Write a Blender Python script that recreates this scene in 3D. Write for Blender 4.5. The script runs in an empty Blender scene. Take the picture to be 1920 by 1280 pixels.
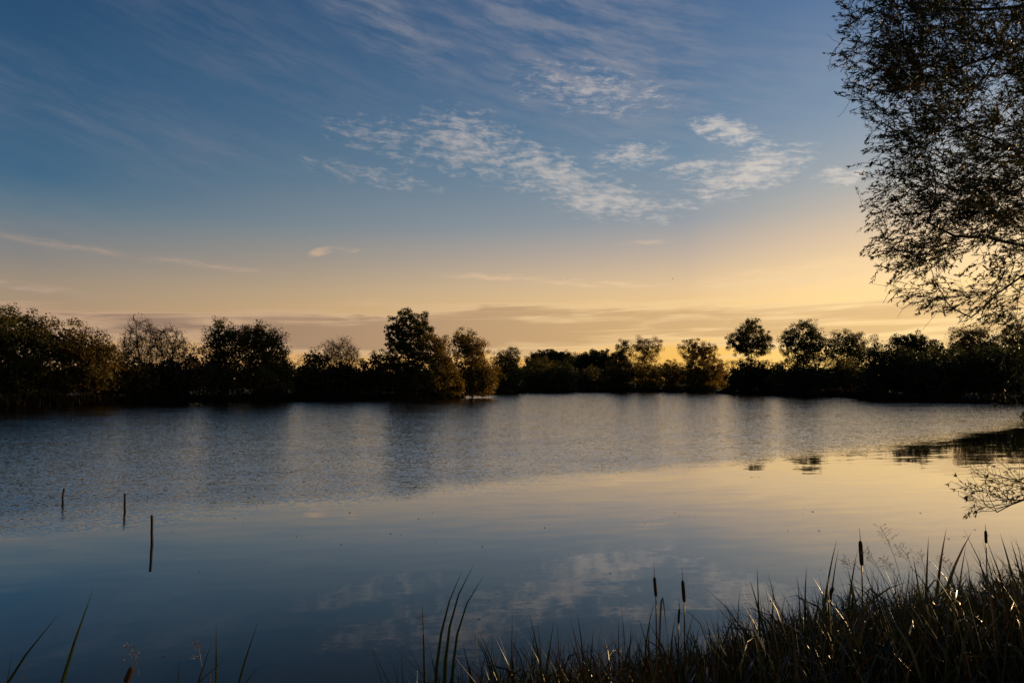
import bpy, math, random
import numpy as np
from mathutils import Vector, Euler

SC = bpy.context.scene
COL = SC.collection
R = math.radians
CAM_H = 2.5
PITCH = math.atan(73.0 / 1280.0)

# ------------------------------------------------------------------ camera
cam_data = bpy.data.cameras.new('camera')
cam_data.lens = 24.0
cam_data.sensor_width = 36.0
cam_data.clip_start = 0.05
cam_data.clip_end = 9000.0
cam = bpy.data.objects.new('camera', cam_data)
cam.location = (0, 0, CAM_H)
cam.rotation_euler = (R(90) + PITCH, 0, 0)
COL.objects.link(cam)
SC.camera = cam

# ------------------------------------------------------------------ sun and sky
SUN_AZ, SUN_EL = 60.0, 8.5                       # degrees to the right of the view, above the horizon
SKY_STRENGTH = 0.1
SC.view_settings.view_transform = 'Standard'
SC.view_settings.look = 'None'
SC.view_settings.exposure = 0.0
SC.view_settings.gamma = 1.0
SC.view_settings.use_curve_mapping = False

sun_dir = Vector((math.sin(R(SUN_AZ)) * math.cos(R(SUN_EL)),
                  math.cos(R(SUN_AZ)) * math.cos(R(SUN_EL)), math.sin(R(SUN_EL))))
sl = bpy.data.lights.new('sun', 'SUN')
sl.energy = 5.0
sl.angle = R(0.5)
sl.color = (1.0, 0.66, 0.30)
sun = bpy.data.objects.new('sun', sl)
sun.rotation_euler = sun_dir.to_track_quat('Z', 'Y').to_euler()
sun.location = (60, 60, 40)
COL.objects.link(sun)


def pix_dir(px, py):
    """direction of a feature of the sky, as (azimuth, elevation) in degrees"""
    dx, dy = (px - 960) / 1280.0, (640 - py) / 1280.0
    y = math.cos(PITCH) - math.sin(PITCH) * dy
    z = math.sin(PITCH) + math.cos(PITCH) * dy
    return math.degrees(math.atan2(dx, y)), math.degrees(math.atan2(z, math.hypot(dx, y)))


world = bpy.data.worlds.new('World')
SC.world = world
world.use_nodes = True
wt = world.node_tree
wt.nodes.clear()


class NT:
    """small helper that writes shader nodes"""
    def __init__(self, tree):
        self.t = tree

    def n(self, kind, **kw):
        nd = self.t.nodes.new(kind)
        for k, v in kw.items():
            setattr(nd, k, v)
        return nd

    def put(self, sock, v):
        if isinstance(v, (int, float)):
            sock.default_value = v
        elif isinstance(v, (tuple, list)):
            sock.default_value = v
        else:
            self.t.links.new(v, sock)

    def m(self, op, a, b=0.0, c=None, clamp=False):
        nd = self.n('ShaderNodeMath', operation=op, use_clamp=clamp)
        self.put(nd.inputs[0], a)
        self.put(nd.inputs[1], b)
        if c is not None:
            self.put(nd.inputs[2], c)
        return nd.outputs[0]

    def xyz(self, x, y, z=0.0):
        nd = self.n('ShaderNodeCombineXYZ')
        for s, v in zip(nd.inputs, (x, y, z)):
            self.put(s, v)
        return nd.outputs[0]

    def smooth(self, v, lo, hi, a=0.0, b=1.0):
        nd = self.n('ShaderNodeMapRange', interpolation_type='SMOOTHSTEP')
        self.put(nd.inputs['Value'], v)
        nd.inputs['From Min'].default_value = lo
        nd.inputs['From Max'].default_value = hi
        nd.inputs['To Min'].default_value = a
        nd.inputs['To Max'].default_value = b
        return nd.outputs['Result']

    def noise(self, vec, scale=1.0, detail=4.0, rough=0.5, dist=0.0, out='Fac'):
        nd = self.n('ShaderNodeTexNoise')
        self.put(nd.inputs['Vector'], vec)
        nd.inputs['Scale'].default_value = scale
        nd.inputs['Detail'].default_value = detail
        nd.inputs['Roughness'].default_value = rough
        nd.inputs['Distortion'].default_value = dist
        return nd.outputs[out]

    def mapping(self, vec, loc=(0, 0, 0), rot=0.0, scale=(1, 1, 1), kind='TEXTURE'):
        nd = self.n('ShaderNodeMapping', vector_type=kind)
        self.put(nd.inputs['Vector'], vec)
        nd.inputs['Location'].default_value = loc
        nd.inputs['Rotation'].default_value = (0, 0, rot)
        nd.inputs['Scale'].default_value = scale
        return nd.outputs[0]

    def mix(self, f, a, b):
        nd = self.n('ShaderNodeMix', data_type='RGBA')
        self.put(nd.inputs[0], f)
        self.put(nd.inputs[6], a if not isinstance(a, tuple) else a + (1,))
        self.put(nd.inputs[7], b if not isinstance(b, tuple) else b + (1,))
        return nd.outputs[2]

    def vmath(self, op, a, b=None, s=None):
        nd = self.n('ShaderNodeVectorMath', operation=op)
        self.put(nd.inputs[0], a)
        if b is not None:
            self.put(nd.inputs[1], b)
        if s is not None:
            self.put(nd.inputs['Scale'], s)
        return nd.outputs[0]


W = NT(wt)
tc = W.n('ShaderNodeTexCoord')
sep = W.n('ShaderNodeSeparateXYZ')
wt.links.new(tc.outputs['Generated'], sep.inputs[0])
az = W.m('MULTIPLY', W.m('ARCTAN2', sep.outputs[0], sep.outputs[1]), 57.29578)
el = W.m('MULTIPLY', W.m('ARCSINE', sep.outputs[2]), 57.29578)
ang = W.xyz(az, el)

sky = W.n('ShaderNodeTexSky', sky_type='NISHITA')
sky.sun_disc = False
sky.sun_elevation = R(SUN_EL)
sky.sun_rotation = R(SUN_AZ)
sky.altitude = 50.0
sky.air_density = 1.0
sky.dust_density = 1.6
sky.ozone_density = 2.2


def lin(c8):
    return tuple((v / 255 / 12.92 if v <= 10 else ((v / 255 + 0.055) / 1.055) ** 2.4) / SKY_STRENGTH for v in c8)


def sky_ramp(stops):
    """clear sky colour over elevation, horizon to zenith"""
    rp = W.n('ShaderNodeValToRGB')
    e_ = rp.color_ramp.elements
    while len(e_) < len(stops):
        e_.new(0.5)
    for q_, (deg, c8) in zip(e_, sorted(stops)):
        q_.position = deg / 90.0
    for q_, (deg, c8) in zip(e_, sorted(stops)):
        q_.color = lin(c8) + (1,)
    wt.links.new(W.m('DIVIDE', el, 90.0, clamp=True), rp.inputs[0])
    return rp.outputs[0]


# the clear dawn sky: warm low down, blue above, warmer all round the sun's bearing
far_r = sky_ramp([(0, (194, 148, 106)), (3, (184, 148, 112)), (6.8, (160, 142, 122)), (8.6, (136, 132, 128)), (11.7, (96, 119, 134)),
                  (14, (66, 103, 132)), (20, (48, 87, 121)), (27, (35, 72, 108)), (34, (33, 68, 104)), (90, (20, 46, 82))])
side_r = sky_ramp([(0, (228, 172, 102)), (2.4, (226, 176, 112)), (6.8, (192, 164, 128)), (9.5, (160, 149, 136)), (12.5, (122, 135, 144)),
                   (16, (92, 119, 140)), (20.6, (70, 103, 134)), (27, (54, 88, 124)), (34, (48, 81, 118)), (90, (26, 52, 88))])
near_r = sky_ramp([(0, (255, 194, 90)), (3.7, (254, 200, 106)), (5, (250, 204, 130)), (7.7, (232, 198, 152)), (10.4, (194, 176, 160)),
                   (13, (152, 158, 164)), (18, (114, 140, 162)), (24, (85, 116, 150)), (30, (66, 100, 140)), (90, (32, 60, 100))])
sun_r = sky_ramp([(0, (278, 232, 132)), (4, (280, 238, 155)), (7, (280, 236, 164)), (11, (242, 210, 168)), (15, (182, 182, 178)),
                  (20, (138, 156, 178)), (30, (84, 116, 160)), (90, (38, 66, 110))])
bearing = W.m('COSINE', W.m('MULTIPLY', W.m('SUBTRACT', az, SUN_AZ), 0.0174533))


def between(lo, hi):
    nd = W.n('ShaderNodeMapRange')
    W.put(nd.inputs['Value'], bearing)
    nd.inputs['From Min'].default_value, nd.inputs['From Max'].default_value = lo, hi
    return nd.outputs[0]


glow = W.mix(between(-0.09, 0.22), far_r, side_r)
glow = W.mix(between(0.22, 0.72), glow, near_r)
glow = W.mix(between(0.70, 0.91), glow, sun_r)
sky_col = W.mix(0.94, sky.outputs[0], glow)

# clouds: each patch is a soft ellipse in the sky, broken up by streaky noise
wob = W.vmath('SUBTRACT', W.noise(ang, 0.35, 3, 0.5, out='Color'), (0.5, 0.5, 0.5))
wob = W.vmath('MULTIPLY', wob, (3.4, 2.0, 0.0))
angw = W.vmath('ADD', ang, wob)


def patches(rows, vec):
    acc = None
    for (cx, cy, rx, ry, tilt, wgt) in rows:
        a0, e0 = pix_dir(cx, cy)
        mp = W.mapping(vec, (a0, e0, 0), R(tilt), (rx * 0.058, ry * 0.058, 1))
        g = W.n('ShaderNodeTexGradient', gradient_type='SPHERICAL')
        wt.links.new(mp, g.inputs[0])
        v = W.m('MULTIPLY', g.outputs['Fac'], wgt)
        acc = v if acc is None else W.m('MAXIMUM', acc, v)
    return acc


ALTO = [(720, 258, 130, 34, -8, .75), (880, 272, 130, 60, -14, 1.15), (1040, 330, 150, 44, -22, 1.2),
        (1130, 374, 140, 36, -10, 1.25), (690, 330, 150, 20, -9, .7), (990, 352, 110, 18, -12, .75),
        (1180, 294, 72, 26, -6, 1.0), (1368, 247, 84, 19, -17, 1.35), (1405, 326, 112, 33, 12, 1.4),
        (1310, 314, 80, 20, 4, 1.0), (1590, 329, 52, 15, -4, 1.35), (1270, 390, 70, 11, 0, .8),
        (1110, 168, 170, 46, -8, .75), (1430, 290, 60, 22, 0, .9), (780, 300, 60, 30, 0, .6)]
CIRRUS = [(725, 40, 190, 62, -28, 1.35), (1060, 70, 380, 170, -24, 1.05), (1000, 20, 420, 90, -12, .25),
          (120, 200, 480, 80, -10, .6), (380, 262, 420, 48, -12, .5), (420, 70, 420, 90, -16, .45),
          (1640, 150, 260, 70, -25, .3), (-250, 330, 380, 60, -10, .4), (2250, 300, 420, 90, 12, .4)]
THIN = [(150, 465, 160, 8, -5, .62), (390, 497, 140, 7, -4, .7), (20, 533, 100, 8, -4, 1.3),
        (920, 518, 110, 8, -2, 1.1), (1120, 532, 130, 8, -3, 1.4), (1540, 512, 230, 22, 3, 1.4), (1600, 492, 170, 16, 8, 1.3),
        (1900, 480, 300, 30, 4, 1.2), (603, 470, 24, 8, 16, 1.5), (625, 466, 34, 5, 2, .9), (655, 468, 26, 5, 3, 1.0), (1210, 455, 60, 6, 0, .6),
        (560, 592, 120, 7, -3, 1.2), (1380, 590, 200, 12, 3, 1.3), (1640, 578, 200, 14, 6, 1.5)]
BANKS = [(640, 628, 300, 38, 0, 1.45), (330, 612, 300, 24, -3, .85), (940, 622, 400, 46, 2, 1.35),
         (1280, 608, 420, 44, 3, 1.05), (1700, 596, 420, 46, 4, 1.0), (-200, 615, 500, 30, 0, .75),
         (2300, 605, 600, 44, 0, 1.0), (1050, 592, 380, 22, -2, 1.1)]

ang_s = W.vmath('ADD', ang, W.vmath('SCALE', wob, s=0.35))
t_alto = W.noise(W.mapping(ang_s, (0, 0, 0), R(-4), (1.35, 0.42, 1)), 1.0, 5, 0.62, 0.0)
t_al2 = W.noise(W.mapping(ang_s, (4, 4, 0), R(-10), (0.5, 0.15, 1)), 1.0, 3, 0.6, 0.0)
t_alto = W.m('ADD', t_alto, W.m('MULTIPLY', W.m('SUBTRACT', t_al2, 0.5), 0.26))
m_alto = patches(ALTO, angw)
a_alto = W.m('MULTIPLY', W.smooth(W.m('ADD', t_alto, W.m('MULTIPLY', m_alto, 0.32)), 0.55, 1.0),
             W.smooth(m_alto, 0.0, 0.30))
t_cir = W.noise(W.mapping(ang_s, (3, 7, 0), R(-14), (7.0, 1.1, 1)), 1.0, 6, 0.65, 0.0)
m_cir = patches(CIRRUS, angw)
a_cir = W.m('MULTIPLY', W.smooth(t_cir, 0.30, 0.78), m_cir, clamp=True)
t_thin = W.noise(W.mapping(ang_s, (8, 2, 0), R(-3), (2.4, 0.35, 1)), 1.0, 4, 0.6, 0.0)
m_thin = patches(THIN, W.vmath('ADD', ang, W.vmath('SCALE', wob, s=0.22)))
a_thin = W.m('MULTIPLY', W.smooth(t_thin, 0.32, 0.66), W.smooth(m_thin, 0.05, 0.9), clamp=True)
t_bank = W.noise(W.mapping(ang, (5, 1, 0), R(1.5), (11.0, 0.75, 1)), 1.0, 5, 0.58, 0.6)
m_bank = patches(BANKS, W.vmath('ADD', ang, W.vmath('MULTIPLY', wob, (1.0, 0.3, 0))))
bank_in = W.m('ADD', t_bank, W.m('MULTIPLY', m_bank, 0.45))
a_bank = W.m('MULTIPLY', W.smooth(bank_in, 0.52, 0.72), W.smooth(m_bank, 0.0, 0.25))
core = W.smooth(bank_in, 0.66, 0.90)                    # thick middle of a bank: grey; thin rim: bright

toward = W.smooth(az, -38.0, 42.0)                      # clouds nearer the sun are lit brighter
k = 1.0 / SKY_STRENGTH
alto_col = W.mix(toward, (0.27 * k, 0.27 * k, 0.31 * k), (0.82 * k, 0.72 * k, 0.62 * k))
cir_hi = W.mix(toward, (0.20 * k, 0.22 * k, 0.29 * k), (0.52 * k, 0.46 * k, 0.44 * k))
cir_lo = W.mix(toward, (0.48 * k, 0.34 * k, 0.26 * k), (1.0 * k, 0.72 * k, 0.40 * k))
cir_col = W.mix(W.smooth(el, 7.0, 14.0), cir_lo, cir_hi)
rim_col = W.mix(toward, (0.52 * k, 0.34 * k, 0.22 * k), (1.05 * k, 0.74 * k, 0.36 * k))
core_col = W.mix(toward, (0.25 * k, 0.165 * k, 0.135 * k), (0.80 * k, 0.52 * k, 0.24 * k))
bank_col = W.mix(core, rim_col, core_col)
c = W.mix(W.m('MULTIPLY', a_cir, 0.62), sky_col, cir_col)
c = W.mix(W.m('MULTIPLY', a_alto, 0.74), c, alto_col)
c = W.mix(W.m('MULTIPLY', a_thin, 0.8), c, cir_lo)
c = W.mix(W.m('MULTIPLY', a_bank, 0.85), c, bank_col)
bg = W.n('ShaderNodeBackground')
bg.inputs['Strength'].default_value = SKY_STRENGTH
wt.links.new(c, bg.inputs['Color'])
wo = W.n('ShaderNodeOutputWorld')
wt.links.new(bg.outputs[0], wo.inputs['Surface'])
world.cycles.sampling_method = 'MANUAL'
world.cycles.sample_map_resolution = 512

SC.render.engine = 'CYCLES'
SC.cycles.max_bounces = 6
SC.cycles.transparent_max_bounces = 4
SC.cycles.caustics_reflective = False
SC.cycles.caustics_refractive = False


# ------------------------------------------------------------------ helpers
def WP(px, py, d):
    """the point at depth d (metres ahead) that stands at this place of the view"""
    dx, dy = (px - 960) / 1280.0, (640 - py) / 1280.0
    y = math.cos(PITCH) - math.sin(PITCH) * dy
    z = math.sin(PITCH) + math.cos(PITCH) * dy
    s = d / y
    return np.array((dx * s, d, CAM_H + z * s))


def mesh_from(name, verts, quads=None, tris=None, cols=None, mats=(), smooth=False):
    verts = np.asarray(verts, dtype=np.float32).reshape(-1, 3)
    me = bpy.data.meshes.new(name)
    nq = 0 if quads is None else len(quads)
    nt = 0 if tris is None else len(tris)
    me.vertices.add(len(verts))
    me.vertices.foreach_set('co', verts.ravel())
    loops, starts, off = [], [], 0
    if nq:
        q = np.asarray(quads, dtype=np.int32).reshape(-1, 4)
        loops.append(q.ravel())
        starts.append(np.arange(nq, dtype=np.int32) * 4)
        off = nq * 4
    if nt:
        t = np.asarray(tris, dtype=np.int32).reshape(-1, 3)
        loops.append(t.ravel())
        starts.append(off + np.arange(nt, dtype=np.int32) * 3)
    lv = np.concatenate(loops)
    me.loops.add(len(lv))
    me.loops.foreach_set('vertex_index', lv)
    me.polygons.add(nq + nt)
    me.polygons.foreach_set('loop_start', np.concatenate(starts))
    if smooth:
        me.polygons.foreach_set('use_smooth', np.ones(nq + nt, dtype=bool))
    me.update(calc_edges=True)
    if cols is not None:
        a = me.color_attributes.new('tint', 'FLOAT_COLOR', 'POINT')
        cc = np.ones((len(verts), 4), dtype=np.float32)
        cc[:, :3] = cols
        a.data.foreach_set('color', cc.ravel())
    for m_ in mats:
        me.materials.append(m_)
    return me


def obj(name, me, parent=None, loc=None):
    o = bpy.data.objects.new(name, me)
    COL.objects.link(o)
    if parent is not None:
        o.parent = parent
    if loc is not None:
        o.location = loc
    return o


def thing(name, label, cat, loc=(0, 0, 0), group=None):
    o = obj(name, None, None, tuple(float(v) for v in loc))
    o.empty_display_size = 0.3
    return tag(o, label, cat, group)


def tag(o, label, cat, group=None):
    o['label'] = label
    o['category'] = cat
    if group:
        o['group'] = group
    return o


def kind(o, k_):
    o['kind'] = k_
    return o


def unit(v):
    return v / np.maximum(np.linalg.norm(v, axis=-1, keepdims=True), 1e-9)


def leaf_cloud(cent, length, width, rng, axis=None, spread=1.0):
    """one rhombic leaf (a quad, slightly folded) per centre"""
    n = len(cent)
    a = rng.normal(size=(n, 3))
    if axis is not None:
        a = axis + a * spread
    a = unit(a)
    b = unit(np.cross(a, rng.normal(size=(n, 3))))
    nrm = np.cross(a, b)
    L = (length * rng.uniform(0.6, 1.35, n))[:, None] * 0.5
    Wd = (width * rng.uniform(0.6, 1.35, n))[:, None] * 0.5
    v = np.empty((n, 4, 3))
    v[:, 0] = cent - a * L
    v[:, 1] = cent + b * Wd + nrm * Wd * 0.3 - a * L * 0.15
    v[:, 2] = cent + a * L
    v[:, 3] = cent - b * Wd + nrm * Wd * 0.3 - a * L * 0.15
    return v.reshape(-1, 3), np.arange(n * 4).reshape(-1, 4)


def seg_tubes(p0, p1, r0, r1, sides=5):
    """tapered prisms for many branch segments at once"""
    n = len(p0)
    d = unit(p1 - p0)
    ref = np.where(np.abs(d[:, 2:3]) > 0.9, np.array([[1.0, 0, 0]]), np.array([[0, 0, 1.0]]))
    u = unit(np.cross(d, ref))
    w = np.cross(d, u)
    ph = np.arange(sides) / sides * 2 * math.pi
    ring = np.cos(ph)[None, :, None] * u[:, None] + np.sin(ph)[None, :, None] * w[:, None]
    p1e = p1 + d * (r1 * 0.6)[:, None]
    v = np.concatenate([p0[:, None] + ring * r0[:, None, None], p1e[:, None] + ring * r1[:, None, None]], 1)
    i = np.arange(sides)
    j = (i + 1) % sides
    q = np.stack([i, j, j + sides, i + sides], 1)
    q = (q[None] + (np.arange(n) * 2 * sides)[:, None, None]).reshape(-1, 4)
    return v.reshape(-1, 3), q


def path_tube(pts, rad, sides=8):
    """one continuous tube along a polyline, closed at both ends"""
    pts = np.asarray(pts, float)
    rad = np.asarray(rad, float)
    n = len(pts)
    d = np.gradient(pts, axis=0)
    d = unit(d)
    ref = np.array([0, 1.0, 0]) if abs(d[0][2]) > 0.7 else np.array([0, 0, 1.0])
    u = unit(np.cross(d, ref))
    w = np.cross(d, u)
    ph = np.arange(sides) / sides * 2 * math.pi
    ring = np.cos(ph)[None, :, None] * u[:, None] + np.sin(ph)[None, :, None] * w[:, None]
    v = (pts[:, None] + ring * rad[:, None, None]).reshape(-1, 3)
    q = []
    for k_ in range(n - 1):
        for s in range(sides):
            t = (s + 1) % sides
            q.append((k_ * sides + s, k_ * sides + t, (k_ + 1) * sides + t, (k_ + 1) * sides + s))
    v = np.concatenate([v, pts[:1], pts[-1:]])
    a, b = n * sides, n * sides + 1
    tr = []
    for s in range(sides):
        t = (s + 1) % sides
        tr.append((a, t, s))
        tr.append((b, (n - 1) * sides + s, (n - 1) * sides + t))
    return v, q, tr


def grow(attr, start, parents, step, kill, rng, iters=160, jitter=0.12, pull=None):
    """space colonisation: a branch skeleton reaching for the attraction points"""
    nodes = [np.array(s, float) for s in start]
    par = list(parents)
    attr = np.asarray(attr, float)
    nd = np.full(len(attr), 1e9)
    ni = np.zeros(len(attr), int)
    for i_, s in enumerate(nodes):
        dd = np.linalg.norm(attr - s, axis=1)
        m_ = dd < nd
        nd[m_] = dd[m_]
        ni[m_] = i_
    alive = nd > kill
    stall = np.zeros(len(attr), int)
    for _ in range(iters):
        idx = np.nonzero(alive)[0]
        if not len(idx):
            break
        use = ni[idx]
        arr = np.array(nodes)
        dirs = unit(attr[idx] - arr[use])
        acc = np.zeros((len(nodes), 3))
        np.add.at(acc, use, dirs)
        src = np.unique(use)
        dv = unit(unit(acc[src]) + rng.normal(size=(len(src), 3)) * jitter)
        if pull is not None:
            dv = unit(dv + pull)
        new = arr[src] + dv * step
        base = len(nodes)
        nodes.extend(list(new))
        par.extend(list(src))
        dist = np.linalg.norm(attr[idx][:, None] - new[None], axis=2)
        bj = dist.argmin(1)
        bd = dist[np.arange(len(idx)), bj]
        better = bd < nd[idx] - 1e-6
        g = idx[better]
        nd[g] = bd[better]
        ni[g] = base + bj[better]
        stall[g] = 0
        stall[idx[~better]] += 1
        alive[idx] = (nd[idx] > kill) & (stall[idx] < 3)
    return np.array(nodes), np.array(par, int)


def pipe_radii(nodes, par, tip, power=2.4, rmax=None):
    acc = np.zeros(len(nodes))
    r = np.zeros(len(nodes))
    for i_ in range(len(nodes) - 1, -1, -1):
        r[i_] = max(acc[i_], tip ** power) ** (1 / power)
        if par[i_] >= 0:
            acc[par[i_]] += r[i_] ** power
    if rmax is not None:
        r = np.minimum(r, rmax)
    return r


def main_path(nodes, par, r, stop):
    """node indices of the thickest way up from the base"""
    kids_of = {}
    for i_, p_ in enumerate(par):
        kids_of.setdefault(int(p_), []).append(i_)
    way = [0]
    while way[-1] in kids_of:
        nx = max(kids_of[way[-1]], key=lambda j: r[j])
        if len(way) > 2 and r[nx] < stop * r[0]:
            break
        way.append(nx)
    return np.array(way)


# ------------------------------------------------------------------ materials
def material(name):
    m_ = bpy.data.materials.new(name)
    m_.use_nodes = True
    m_.node_tree.nodes.clear()
    T = NT(m_.node_tree)
    out = T.n('ShaderNodeOutputMaterial')
    return m_, T, out


def leaf_material(name, gloss=0.25, rough=0.5, trans=0.35, warm=(1.5, 1.25, 0.5)):
    """foliage: base colour carried by each leaf, some light passing through the blade"""
    m_, T, out = material(name)
    at = T.n('ShaderNodeAttribute', attribute_name='tint')
    nz = T.noise(T.n('ShaderNodeTexCoord').outputs['Object'], 2.3, 3, 0.6)
    colr = T.mix(T.smooth(nz, 0.3, 0.7, 0.0, 0.5), at.outputs['Color'],
                 T.vmath('MULTIPLY', at.outputs['Color'], (1.35, 0.95, 0.6)))
    p = T.n('ShaderNodeBsdfPrincipled')
    T.put(p.inputs['Base Color'], colr)
    p.inputs['Roughness'].default_value = rough
    p.inputs['Specular IOR Level'].default_value = gloss
    tr = T.n('ShaderNodeBsdfTranslucent')
    T.put(tr.inputs['Color'], T.vmath('MULTIPLY', colr, warm))
    mx = T.n('ShaderNodeMixShader')
    mx.inputs[0].default_value = trans
    T.t.links.new(p.outputs[0], mx.inputs[1])
    T.t.links.new(tr.outputs[0], mx.inputs[2])
    T.t.links.new(mx.outputs[0], out.inputs['Surface'])
    return m_


def bark_material(name, dark, light, scale=6.0):
    m_, T, out = material(name)
    co = T.n('ShaderNodeTexCoord').outputs['Object']
    nz = T.noise(T.mapping(co, (0, 0, 0), 0, (1, 1, 4)), scale, 6, 0.65)
    p = T.n('ShaderNodeBsdfPrincipled')
    T.put(p.inputs['Base Color'], T.mix(T.smooth(nz, 0.35, 0.68), dark, light))
    p.inputs['Roughness'].default_value = 0.85
    p.inputs['Specular IOR Level'].default_value = 0.2
    b = T.n('ShaderNodeBump')
    b.inputs['Strength'].default_value = 0.6
    b.inputs['Distance'].default_value = 0.02
    T.put(b.inputs['Height'], nz)
    T.put(p.inputs['Normal'], b.outputs[0])
    T.t.links.new(p.outputs[0], out.inputs['Surface'])
    return m_


M_LEAF = leaf_material('foliage', 0.2, 0.6, 0.38)
M_WILLOW = leaf_material('willow_leaf', 0.3, 0.5, 0.40)
M_BLADE = leaf_material('grass_blade', 0.45, 0.36, 0.18, (1.4, 1.2, 0.4))
M_REED = leaf_material('dull_reed', 0.05, 0.8, 0.1)
M_BARK = bark_material('bark', (0.035, 0.026, 0.018), (0.10, 0.078, 0.055))
M_WOOD = bark_material('weathered_post_wood', (0.014, 0.011, 0.009), (0.045, 0.035, 0.026), 9.0)
M_HEAD = bark_material('seed_head_fuzz', (0.045, 0.022, 0.010), (0.10, 0.052, 0.022), 60.0)
M_DRY = bark_material('dry_grass_seed', (0.16, 0.11, 0.07), (0.30, 0.22, 0.14), 40.0)
M_BIRD = bark_material('dark_feather', (0.02, 0.02, 0.02), (0.05, 0.045, 0.04), 20.0)

# ground: earth with grass patches
M_GROUND, T, out = material('bank_earth')
co = T.n('ShaderNodeNewGeometry').outputs['Position']
n1 = T.noise(co, 0.35, 6, 0.6)
n2 = T.noise(co, 5.0, 6, 0.7)
gcol = T.mix(T.smooth(n1, 0.38, 0.62), (0.016, 0.020, 0.007), (0.032, 0.030, 0.012))
gcol = T.mix(T.smooth(n2, 0.48, 0.72, 0, 0.7), gcol, (0.025, 0.019, 0.012))
p = T.n('ShaderNodeBsdfPrincipled')
T.put(p.inputs['Base Color'], gcol)
p.inputs['Roughness'].default_value = 0.95
b = T.n('ShaderNodeBump')
b.inputs['Strength'].default_value = 0.8
b.inputs['Distance'].default_value = 0.08
T.put(b.inputs['Height'], n2)
T.put(p.inputs['Normal'], b.outputs[0])
T.t.links.new(p.outputs[0], out.inputs['Surface'])

# water: dark, smooth near the bank, wind-ruffled beyond a ragged line across the lake
M_WATER, T, out = material('lake_water')
pos = T.n('ShaderNodeNewGeometry').outputs['Position']
sp = T.n('ShaderNodeSeparateXYZ')
T.t.links.new(pos, sp.inputs[0])
wx, wy = sp.outputs[0], sp.outputs[1]
edge = T.m('ADD', T.m('ADD', 16.9, T.m('MULTIPLY', wx, 0.6)), T.m('MULTIPLY', T.m('MULTIPLY', wx, wx), 0.0055))
rag = T.m('MULTIPLY', T.m('SUBTRACT', T.noise(T.mapping(pos, (0, 0, 0), R(20), (5, 2.0, 1)), 1.0, 4, 0.6), 0.5), 4.5)
past = T.m('ADD', T.m('SUBTRACT', wy, edge), rag)
ruffle = T.smooth(past, -2.0, 2.6)


def slope(vec, amp):
    return T.vmath('MULTIPLY', T.vmath('SUBTRACT', vec, (0.5, 0.5, 0.5)), (amp * 0.7, amp, 0.0))


fine = T.noise(T.mapping(pos, (0, 0, 0), R(8), (0.075, 0.032, 1)), 1.0, 3, 0.65, out='Color')
mid = T.noise(T.mapping(pos, (3, 9, 0), R(-6), (0.34, 0.15, 1)), 1.0, 3, 0.6, out='Color')
gust = T.smooth(T.noise(T.mapping(pos, (0, 4, 0), R(5), (7, 3.0, 1)), 1.0, 3, 0.55), 0.25, 0.75, 0.75, 1.15)
rough_n = T.vmath('ADD', T.vmath('ADD', slope(fine, 0.84), slope(mid, 0.24)), (0.0, -0.026, 0.0))   # constant tilt to the near side, added to brighten the ruffled water's reflections
rough_n = T.vmath('SCALE', rough_n, s=T.m('MULTIPLY', ruffle, gust))
swell = T.noise(T.mapping(pos, (1, 2, 0), R(10), (1.1, 0.34, 1)), 1.0, 3, 0.5, out='Color')
calm_n = T.vmath('ADD', slope(swell, 0.030), slope(fine, 0.010))
nrm = T.vmath('NORMALIZE', T.vmath('ADD', T.vmath('ADD', rough_n, calm_n), (0, 0, 1)))
inc = T.n('ShaderNodeNewGeometry').outputs['Incoming']
dt = T.n('ShaderNodeVectorMath', operation='DOT_PRODUCT')
T.put(dt.inputs[0], inc)
T.put(dt.inputs[1], T.vmath('NORMALIZE', T.vmath('ADD', T.vmath('SCALE', T.vmath('ADD', rough_n, calm_n), s=0.3), (0, 0, 1))))
steep = T.m('POWER', T.m('DIVIDE', T.m('ABSOLUTE', dt.outputs['Value']), 0.285), 2.5)
fres = T.m('ADD', T.m('MULTIPLY', T.m('EXPONENT', T.m('MULTIPLY', steep, -1.0)), 0.98), 0.02, clamp=True)
body = T.n('ShaderNodeBsdfDiffuse')
body.inputs['Color'].default_value = (0.010, 0.013, 0.013, 1)
mirror = T.n('ShaderNodeBsdfGlossy')
mirror.inputs['Roughness'].default_value = 0.02
T.put(mirror.inputs['Normal'], nrm)
mx = T.n('ShaderNodeMixShader')
T.put(mx.inputs[0], fres)
T.t.links.new(body.outputs[0], mx.inputs[1])
T.t.links.new(mirror.outputs[0], mx.inputs[2])
T.t.links.new(mx.outputs[0], out.inputs['Surface'])

# ------------------------------------------------------------------ terrain and lake
LAKE = np.array([
    (-62, 58), (-48.8, 65.5), (-43, 73), (-36, 82), (-28, 86.5), (-20, 88), (-14, 90), (-10, 93), (-7.6, 99), (-7.2, 108),
    (-9.5, 117), (-4.6, 120), (0, 133), (9, 143), (20, 152), (31, 148), (43, 146), (41.5, 134), (39.5, 128),
    (44, 116), (49, 108), (51.5, 110), (50.5, 101), (48, 95), (47, 88), (51, 79), (57, 75), (66, 74), (78, 64),
    (70, 48), (48, 34), (30, 24), (19, 17), (13.5, 12.5), (10.5, 9.4), (7.5, 7.4), (4.6, 6.1), (2.2, 5.2),
    (0.4, 4.3), (-1.2, 3.3), (-3.0, 2.7), (-6, 2.2), (-12, 1.2), (-24, -1), (-45, 4), (-62, 20), (-70, 42)], float)


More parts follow.
